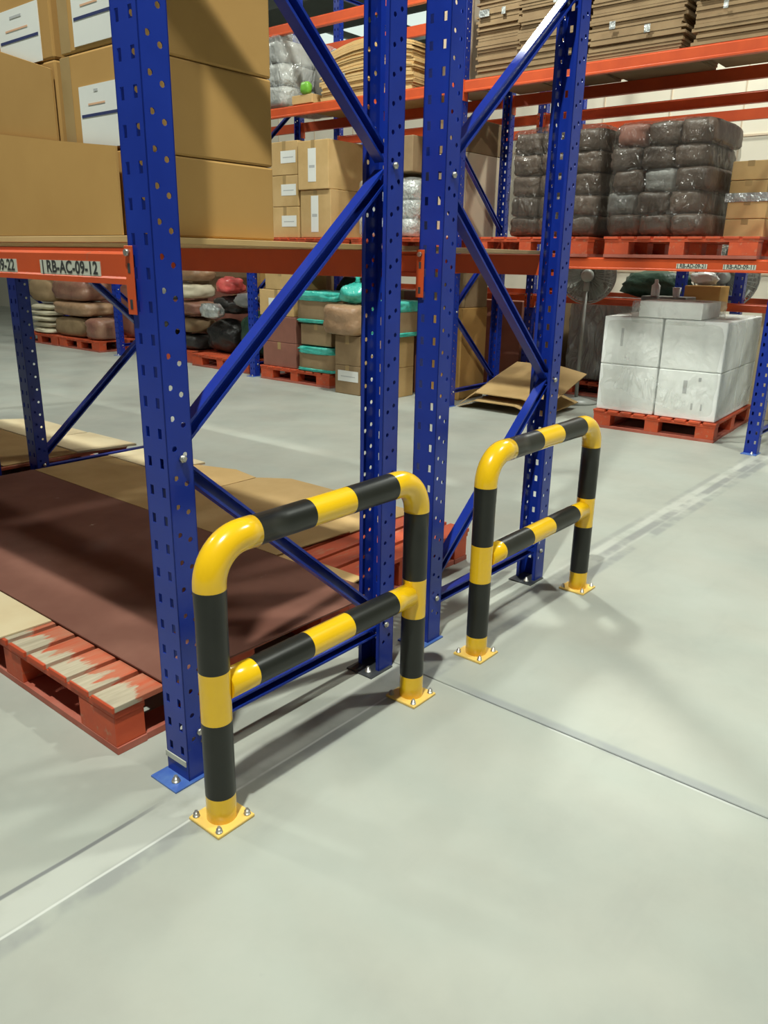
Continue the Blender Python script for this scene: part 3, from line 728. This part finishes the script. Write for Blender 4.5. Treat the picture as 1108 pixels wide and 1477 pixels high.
# ---- far rack, bay with pallets of sacks (floor, left)
LP1 = pallet_at(FP, 'orange red pallet under the brown bales at the left', (4.97, 8.72, 0), 0, gp)
LP2 = pallet_at(FP, 'orange red pallet under the white sacks at the left', (4.97, 9.83, 0), 0, gp)
ordn = ['lowest', 'second', 'third', 'fourth', 'topmost']
for i in range(5):
    lump('white_sack', '%s of the white woven sacks on the left pallet' % ordn[i], 'sack', (5.20+random.uniform(-.02, .02), 10.36+random.uniform(-.02, .02), .151+i*.085), (.22, .30, .040), 'sack', k=3.2, amp=.10, grp='white sacks on the left pallet')
lump('brown_bale', 'dark brown bale lying on top of the white sacks', 'bale', (5.3, 10.40, .60), (.25, .34, .17), 'dullcard', k=5)
lump('brown_bale', 'dull brown bale, lowest beside the white sacks', 'bale', (5.25, 9.57, .151), (.24, .42, .140), 'dullcard', k=5, grp='brown bales beside the white sacks')
lump('brown_bale', 'rose brown bale, second beside the white sacks', 'bale', (5.25, 9.50, .445), (.26, .46, .10), 'brownbale', k=5, grp='brown bales beside the white sacks')
lump('brown_bale', 'rose and tan bale, topmost beside the white sacks', 'bale', (5.25, 9.55, .65), (.24, .44, .15), 'rosebale', k=5, grp='brown bales beside the white sacks')
lump('brown_bale', 'small rose brown bale at the pallet corner, left of the far blue post', 'bale', (5.18, 8.91, .151), (.20, .20, .145), 'rosebale', k=5)
lump('dark_bale', 'dark brown bale behind the small rose brown one', 'bale', (5.65, 8.95, .151), (.11, .18, .40), 'redcard', k=5)

# ---- far rack, bay with the white wrapped cartons (floor)
def wrapped(label, loc, packs, film, filmm, grp=None, rz=0, n=14, cat='wrapped load', seed=3, k=14, amp=.02):
    t = thing('wrapped_load', label, cat, loc, rz, grp)
    for (c, h, m, sh, nm) in packs:
        b = B()
        if sh == 'box': b.box(-h[0], h[0], -h[1], h[1], .001, 2*h[2], bev=.008, seg=2)
        else: b.lump((0, 0, h[2]), h, n=5, k=9, amp=.05, seed=random.random()*40)
        b.build(nm, M[m], t, loc=c)
    for (c, h) in film:
        b = B(); b.lump((c[0], c[1], c[2]+h[2]), h, n=n, k=k, amp=amp, freq=4, seed=seed); b.build('stretch_film', M[filmm], t, label='clear glossy stretch film')
    return t
WP = make_pallet('orange red pallet under the white wrapped cartons at the right', (5.16, .50, 0), 1.15, .98, rz=math.radians(3.2), grp=gp, slats=9, lx=.12, ly=.15)
packs = []
for i, x in enumerate((.30, .86)):
    for j, y in enumerate((.255, .735)):
        for q in range(2):
            packs.append(((x, y, .0+q*.375), (.27, .232, .186), 'whitebox', 'box', 'carton'))
packs.append(((.28, .46, .752), (.25, .24, .062), 'whitebox', 'box', 'carton'))
wr = wrapped('two layers of white cartons in clear film on an orange red pallet at the right', (5.16, .50, .151), packs, [((.58, .495, 0), (.568, .49, .380)), ((.29, .47, .70), (.272, .30, .0905))], 'film', rz=math.radians(3.2), amp=.015)
b = B()
for (y, z, w_, h_) in ((.26, .20, .03, .10), (.20, .08, .015, .05), (.13, .08, .012, .05), (.80, .52, .02, .14), (.16, .30, .02, .03)):
    b.box(.0287, .0297, y, y+w_, z, z+h_)
b.build('printed_mark', M['inkgrey'], wr, label='grey print on the white cartons')
GP = pallet_at(FP, 'red pallet under the grey wrapped stack, left of the white cartons', (6.50, 1.50, 0), 0, gp)
packs = [((.40, .18+.32*j, .20*q), (.34, .150, .098), 'greypack', 'lump', 'pack') for j in range(3) for q in range(4)]
wrapped('grey packs in milky film standing behind the white wrapped cartons', (6.50, 1.51, .151), packs, [((.41, .50, 0), (.385, .50, .405))], 'filmgrey')
def foldsheet(label, pts, x0, x1, rise, m):
    """pts: (y, z) profile; the sheet runs back along x, rising"""
    t = .008; cy = pts[0][0]
    b = B(); A = []
    for (y, z) in pts: A.append((0, y-cy, z))
    top = A; bot = [(p[0], p[1], p[2]-t) for p in A]
    loop = top+bot[::-1]
    a = [b.bm.verts.new(p) for p in loop]; c = [b.bm.verts.new((x1-x0, p[1], p[2]+rise)) for p in loop]
    n = len(loop)
    for i in range(n): b.bm.faces.new((a[i], a[(i+1) % n], c[(i+1) % n], c[i]))
    for s in (a, c):
        for i in range(len(A)-1): b.bm.faces.new((s[i], s[i+1], s[n-2-i], s[n-1-i]))
    o = b.build('folded_cardboard', m, loc=(x0, cy, .0))
    return tag(o, label, 'cardboard', 'folded cardboard on the floor of the far rack')
foldsheet('folded brown cardboard lying lowest on the floor behind the second barrier', [(2.80, .012), (2.62, .085), (2.20, .085), (1.95, .012)], 5.06, 5.80, .05, M['cardboard2'])
foldsheet('folded brown cardboard lying on top of another behind the second barrier', [(2.81, .030), (2.64, .150), (2.16, .150), (1.90, .105)], 5.10, 5.82, .22, M['cardboard2'])
carton('dark tall brown carton standing behind the folded cardboard', 6.52, 7.1, 2.60, 2.82, 0, .95, 'dullcard')

# fans
def make_fan(label, loc, rz, zh=1.13, r=.24):
    t = thing('pedestal_fan', label, 'fan', loc, rz, 'grey pedestal fans behind the white cartons')
    b = B(); b.tube([(0, 0, 0), (0, 0, .02), (0, 0, .05)], [.22, .22, .05], 24); b.build('base', M['fangrey'], t)
    b = B(); b.cyl((0, 0, .05), (0, 0, zh-.10), .018); b.tube([(0, 0, zh-.14), (0, 0, zh-.05)], [.03, .026], 12); b.build('pole', M['fangrey'], t)
    b = B(); b.tube([(-.06, 0, zh), (-.05, 0, zh), (.02, 0, zh), (.07, 0, zh)], [.035, .055, .06, .05], 18); b.build('motor', M['fangrey'], t)
    g = B()
    for xx, rr in ((.09, r*.3), (.08, r*.6), (.085, r*.82), (.12, r), (.17, r*.82), (.18, r*.6), (.185, r*.3)):
        g.tube([(xx, rr*math.cos(a), zh+rr*math.sin(a)) for a in [2*math.pi*k/36 for k in range(36)]], .0035 if rr < r else .008, 6, closed=True)
    for k in range(40):
        a = 2*math.pi*k/40; c, s = math.cos(a), math.sin(a)
        g.tube([(.08, .05*c, zh+.05*s), (.08, r*.6*c, zh+r*.6*s), (.12, r*c, zh+r*s), (.18, r*.6*c, zh+r*.6*s), (.185, .04*c, zh+.04*s)], .003, 5)
    g.build('wire_guard', M['fangrey'], t)
    b = B(); b.tube([(.19, 0, zh), (.195, 0, zh), (.20, 0, zh)], [r*.97, r*.97, r*.9], 32); b.build('dust_cover', M['filmgrey'], t, label='milky plastic dust cover')
    for k in range(3):
        b = B(); n = 7; pts = []
        for i in range(n+1):
            rr = .05+(r*.9-.05)*i/n; wd = .9*(1-.35*i/n)
            pts.append([(.115+.035*q, rr*math.cos(2*math.pi*k/3+wd*q), zh+rr*math.sin(2*math.pi*k/3+wd*q)) for q in (-1, -.5, 0, .5, 1)])
        V = [[b.bm.verts.new(p) for p in row] for row in pts]
        for i in range(n):
            for j in range(4): b.bm.faces.new((V[i][j], V[i+1][j], V[i+1][j+1], V[i][j+1])).smooth = True
        bmesh.ops.solidify(b.bm, geom=list(b.bm.faces), thickness=.003)
        b.build('blade', M['fanblade'], t)
    b = B(); b.tube([(.09, 0, zh), (.15, 0, zh), (.16, 0, zh)], [.045, .045, .02], 16); b.build('hub', M['fangrey'], t)
    return t
make_fan('grey pedestal fan just left of the white wrapped cartons', (6.12, 2.13, 0), math.radians(22), 1.185, .255)
make_fan('grey pedestal fan behind the right end of the white wrapped cartons', (7.02, 1.175, 0), math.radians(5), 1.19, .295)
# things piled between the fans, on a tall crate
gc = 'things piled between the two fans'
carton('flat dark grey crate on the back of the white wrapped cartons', 5.75, 6.00, 1.06, 1.44, .922, 1.04, 'greypack', tape=False, name='crate')
lump('green_bundle', 'dark green netting bundle between the two fans', 'bundle', (6.90, 1.75, .975), (.20, .32, .13), 'greenbag', k=2.8, amp=.18)
tag(B().tube([(0, 0, 0), (0, 0, .002), (0, 0, .085), (0, 0, .105), (0, 0, .108), (0, 0, .135)], [.034, .036, .036, .016, .016, .016], 18).build('white_bottle', M['whitebox'], loc=(5.80, 1.34, 1.042)), 'small white bottle on the dark grey crate, in front of the green bundle', 'bottle')
tag(B().tube([(0, 0, 0), (0, 0, .002), (0, 0, .075)], [.026, .027, .036], 18).build('white_cup', M['whitebox'], loc=(5.80, 1.16, 1.042)), 'small white cup on the dark grey crate, right of the bottle', 'cup')
carton('small brown carton with a white cloth on it, left of the right fan', 6.03, 6.27, .88, 1.18, .922, 1.13, 'cardboard', tape=False)
lump('white_cloth', 'crumpled white cloth lying on the small brown carton', 'cloth', (6.13, 1.05, 1.133), (.065, .11, .055), 'whitebag', k=2.2, amp=.35, freq=2.2)
carton('pale tan carton at the right edge behind the white cartons', 6.46, 6.80, .28, .64, 0, .98, 'creamcard', tape=False)
lump('pale_bag', 'pale lamp shaped bag at the right edge, under the beam', 'bag', (6.6, .46, .982), (.07, .09, .11), 'creamcard', k=2.2, amp=.1)

# ---- goods of the rearmost rack, mostly hidden behind the far rack
gr = 'dull cartons of the rearmost rack'
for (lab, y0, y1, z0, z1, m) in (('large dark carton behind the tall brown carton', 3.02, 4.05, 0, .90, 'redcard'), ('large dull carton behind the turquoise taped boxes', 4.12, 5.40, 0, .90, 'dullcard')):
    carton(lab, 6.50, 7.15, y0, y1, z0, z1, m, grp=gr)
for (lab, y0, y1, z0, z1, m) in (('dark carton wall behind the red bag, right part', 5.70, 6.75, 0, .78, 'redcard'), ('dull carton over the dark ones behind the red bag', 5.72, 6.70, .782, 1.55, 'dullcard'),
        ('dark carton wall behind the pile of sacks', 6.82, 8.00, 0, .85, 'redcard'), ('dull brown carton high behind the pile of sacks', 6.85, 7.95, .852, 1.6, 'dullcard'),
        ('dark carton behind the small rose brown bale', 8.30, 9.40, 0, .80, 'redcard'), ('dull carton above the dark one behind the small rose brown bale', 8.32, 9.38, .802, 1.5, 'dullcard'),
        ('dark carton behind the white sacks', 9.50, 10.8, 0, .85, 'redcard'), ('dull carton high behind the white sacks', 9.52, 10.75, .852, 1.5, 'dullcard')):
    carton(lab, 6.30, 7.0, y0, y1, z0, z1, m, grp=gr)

# ---- far rack level one
zl = 1.343
g2 = 'red pallets on the first level of the far rack'
FQ = make_pallet('red pallet on the far beam under the dark wrapped packs at the right', (4.985, .345, zl), .86, 1.13, grp=g2, slats=9, lx=.12, ly=.20)
pallet_at(FQ, 'red pallet on the far beam behind the fourth blue leg', (4.985, 1.60, zl), 0, g2)
pallet_at(FQ, 'red pallet on the far beam behind the third blue leg', (4.985, 2.96, zl), 0, g2)
pallet_at(FQ, 'red pallet on the far beam under the labelled cartons', (4.985, 4.20, zl), 0, g2)
zp = zl+.151
packs = []
for q in range(5):
    for j in range(3):
        packs.append(((.43+random.uniform(-.015, .015), .125+.245*j+(.02 if q % 2 else -.015), .158*q), (.33, .124, .082), random.choice(['darkpack', 'darkpack', 'darkpack', 'redcard', 'greypack']) if (j+q) % 3 == 0 else 'darkpack', 'lump', 'pack'))
wrapped('dark brown packs in clear film on the far beam, the right hand load', (5.0, .79, zp), packs, [((.43, .37, 0), (.375, .375, .405))], 'filmdark', k=10, amp=.03)
packs = [((.43, .15+.26*j, .158*q), (.33, .128, .081), 'darkpack', 'lump', 'pack') for q in range(5) for j in range(3)]
wrapped('dark brown packs in clear film behind the fourth blue leg', (5.0, 1.60, zp), packs, [((.43, .41, 0), (.375, .415, .415))], 'filmdark', k=10, amp=.03, seed=9)
for i in range(4):
    carton('%s tan carton in the small stack at the right end of the far beam' % ordn[i], 5.42, 5.78, .45+(.02 if i > 1 else 0), .73, zp+i*.132, zp+i*.132+.130, 'cardboard2', grp='small tan cartons on the far beam', tape=True)
b = B(); hx, hy = .186, .155
for q in (-1, 1):
    b.box(q*hx-.001, q*hx+.001, -hy, hy, 0, .06); b.box(-hx, hx, q*hy-.001, q*hy+.001, 0, .06)
tag(b.build('film_band', M['silver'], loc=(5.60, .595, zp+.25)), 'shiny film band around the small tan carton stack', 'film')
pm = post_mesh(False, 2.03, 'post')
t = thing('upright_frame', 'short blue frame behind the far rack, right of the small tan cartons', 'rack frame', (6.56, .85, 0))
link('post', pm, t); link('post', pm, t, loc=(0, .52, 0))
for z in (.3, 1.0, 1.75):
    B().box(.02, .055, .0925, .5175, z, z+.04, bev=.003).build('brace', M['blue'], t)
gl_ = 'labelled cartons on the far beam'
for i, (a, c) in enumerate(((0, .30), (.302, .60), (.602, .92))):
    carton('%s small tan carton with white label, left column on the far beam' % ['lowest', 'middle', 'topmost'][i], 5.05, 5.75, 4.86, 5.26, zp+a, zp+c, 'cardboard2', labels=[(.08, .62, .36, .72)], grp=gl_)
carton('tall tan carton with upright label, lower one of the right column on the far beam', 5.05, 5.78, 4.41, 4.83, zp, zp+.45, 'cardboard2', labels=[(.40, .64, .12, .88)], grp=gl_)
carton('tall tan carton with upright label, upper one of the right column on the far beam', 5.03, 5.78, 4.42, 4.84, zp+.452, zp+.90, 'cardboard2', labels=[(.40, .66, .16, .84)], grp=gl_)
packs = [((.40, .17+.33*j, .165*q), (.34, .165, .085), 'silver', 'lump', 'pack') for q in range(3) for j in range(2)]
wrapped('silvery wrapped packs on the far beam, seen between the second and third legs', (5.0, 3.37, zp), packs, [((.40, .335, 0), (.37, .345, .26))], 'film', seed=5)
carton('dull brown carton on top of the silvery wrapped packs', 5.05, 5.7, 3.40, 3.95, zp+.56, zp+.86, 'dullcard')
carton('tall beige carton on the far beam, right behind the far blue frame', 5.30, 5.92, 2.98, 3.31, zp, zp+.72, 'beigecard', tape=False)
carton('brown capped carton on top of the tall beige carton', 5.30, 5.92, 2.98, 3.31, zp+.721, zp+1.0, 'dullcard', tape=False)

# ---- far rack level two: bundles of flattened cardboard
z2_ = 2.718
def bundle(label, y0, y1, x0, x1, n, th, m='dullcard', sag=.0, seed=0, z=z2_):
    rnd = random.Random(seed)
    cx, cy = (x0+x1)/2, (y0+y1)/2
    t = thing('cardboard_bundle', label, 'cardboard stack', (cx, cy, z), 0, 'flattened cardboard stacks on the far rack')
    b = B(); hx, hy = (x1-x0)/2, (y1-y0)/2; zz = 0
    N = 8
    for i in range(n):
        dx, dy = rnd.uniform(-.012, .012), rnd.uniform(-.02, .02); t_ = th*rnd.uniform(.7, 1.2)
        ph = rnd.uniform(-1, 1)
        lo, hi = [], []
        for j in range(N+1):
            y = -hy+dy+2*hy*j/N; s = sag*(1-math.cos((j/N-.5)*math.pi))*i/n
            lo.append((y, zz-s)); hi.append((y, zz+t_*.9-s))
        loop = lo+hi[::-1]
        a = [b.bm.verts.new((-hx+dx, y, q)) for y, q in loop]; c = [b.bm.verts.new((hx+dx, y, q)) for y, q in loop]
        L_ = len(loop)
        for k in range(L_): b.bm.faces.new((a[k], a[(k+1) % L_], c[(k+1) % L_], c[k]))
        for s_ in (a, c):
            for k in range(N): b.bm.faces.new((s_[k], s_[k+1], s_[L_-2-k], s_[L_-1-k]))
        zz += t_
    b.build('sheets', M[m], t, kind='stuff')
    for yy in (-hy*.35, hy*.4):
        b = B(); q = rnd.uniform(.1, .6); b.box(-hx-.028, -hx-.026, yy, yy+rnd.uniform(.03, .1), zz*q, zz*q+.05); b.build('plastic_scrap', M['silver'], t, label='shiny scrap of film')
    return t
bundle('stack of flattened cardboard at the top right corner of the picture', .05+.22, .98, 5.02, 5.78, 44, .020, 'dullcard', seed=1)
bundle('stack of flattened cardboard right of the fourth blue leg, top right', 1.06, 1.76, 5.02, 5.80, 44, .020, seed=2)
bundle('stack of flattened cardboard just behind the fourth blue leg', 1.83, 2.36, 5.02, 5.80, 40, .020, seed=3)
bundle('dark stack of flattened cardboard left of the fourth blue leg', 2.40, 2.80, 5.10, 5.80, 40, .020, seed=4)
carton('tall beige carton on the upper level, right of the far blue frame', 5.30, 5.92, 2.98, 3.31, z2_, z2_+.95, 'beigecard', tape=False)
bundle('sagging stack of flattened cardboard on the upper level between the first legs', 3.40, 4.50, 5.02, 5.80, 26, .020, 'cardboard2', sag=.10, seed=5)
board('shelf_board', 'tan wooden board under the grey sack on the upper level', 'shelf board', 5.055, 5.825, 4.51, 4.99, z2_-.001, z2_+.010, M['cardboard2'])
z2_ += .0105
lump('grey_sack', 'large pale grey sack on the upper level behind the near diagonal brace', 'sack', (5.55, 4.76, z2_), (.21, .20, .27), 'greypack', k=3.4, amp=.12)
packs = [((.42, .20, .20*q), (.41, .19, .1), 'greypack', 'lump', 'pack') for q in range(3)]
wrapped('pale packs in clear film on the upper level at the left', (5.0, 5.02, z2_), packs, [((.42, .20, 0), (.43, .215, .33))], 'film', seed=11)
lump('lime_pouch', 'small lime green pouch on the upper level', 'pouch', (5.06, 4.74, z2_+.08), (.04, .06, .055), 'lime', k=3, amp=.1)
carton('small tan carton under the lime pouch', 5.04, 5.30, 4.64, 4.92, z2_, z2_+.079, 'cardboard2', tape=False)
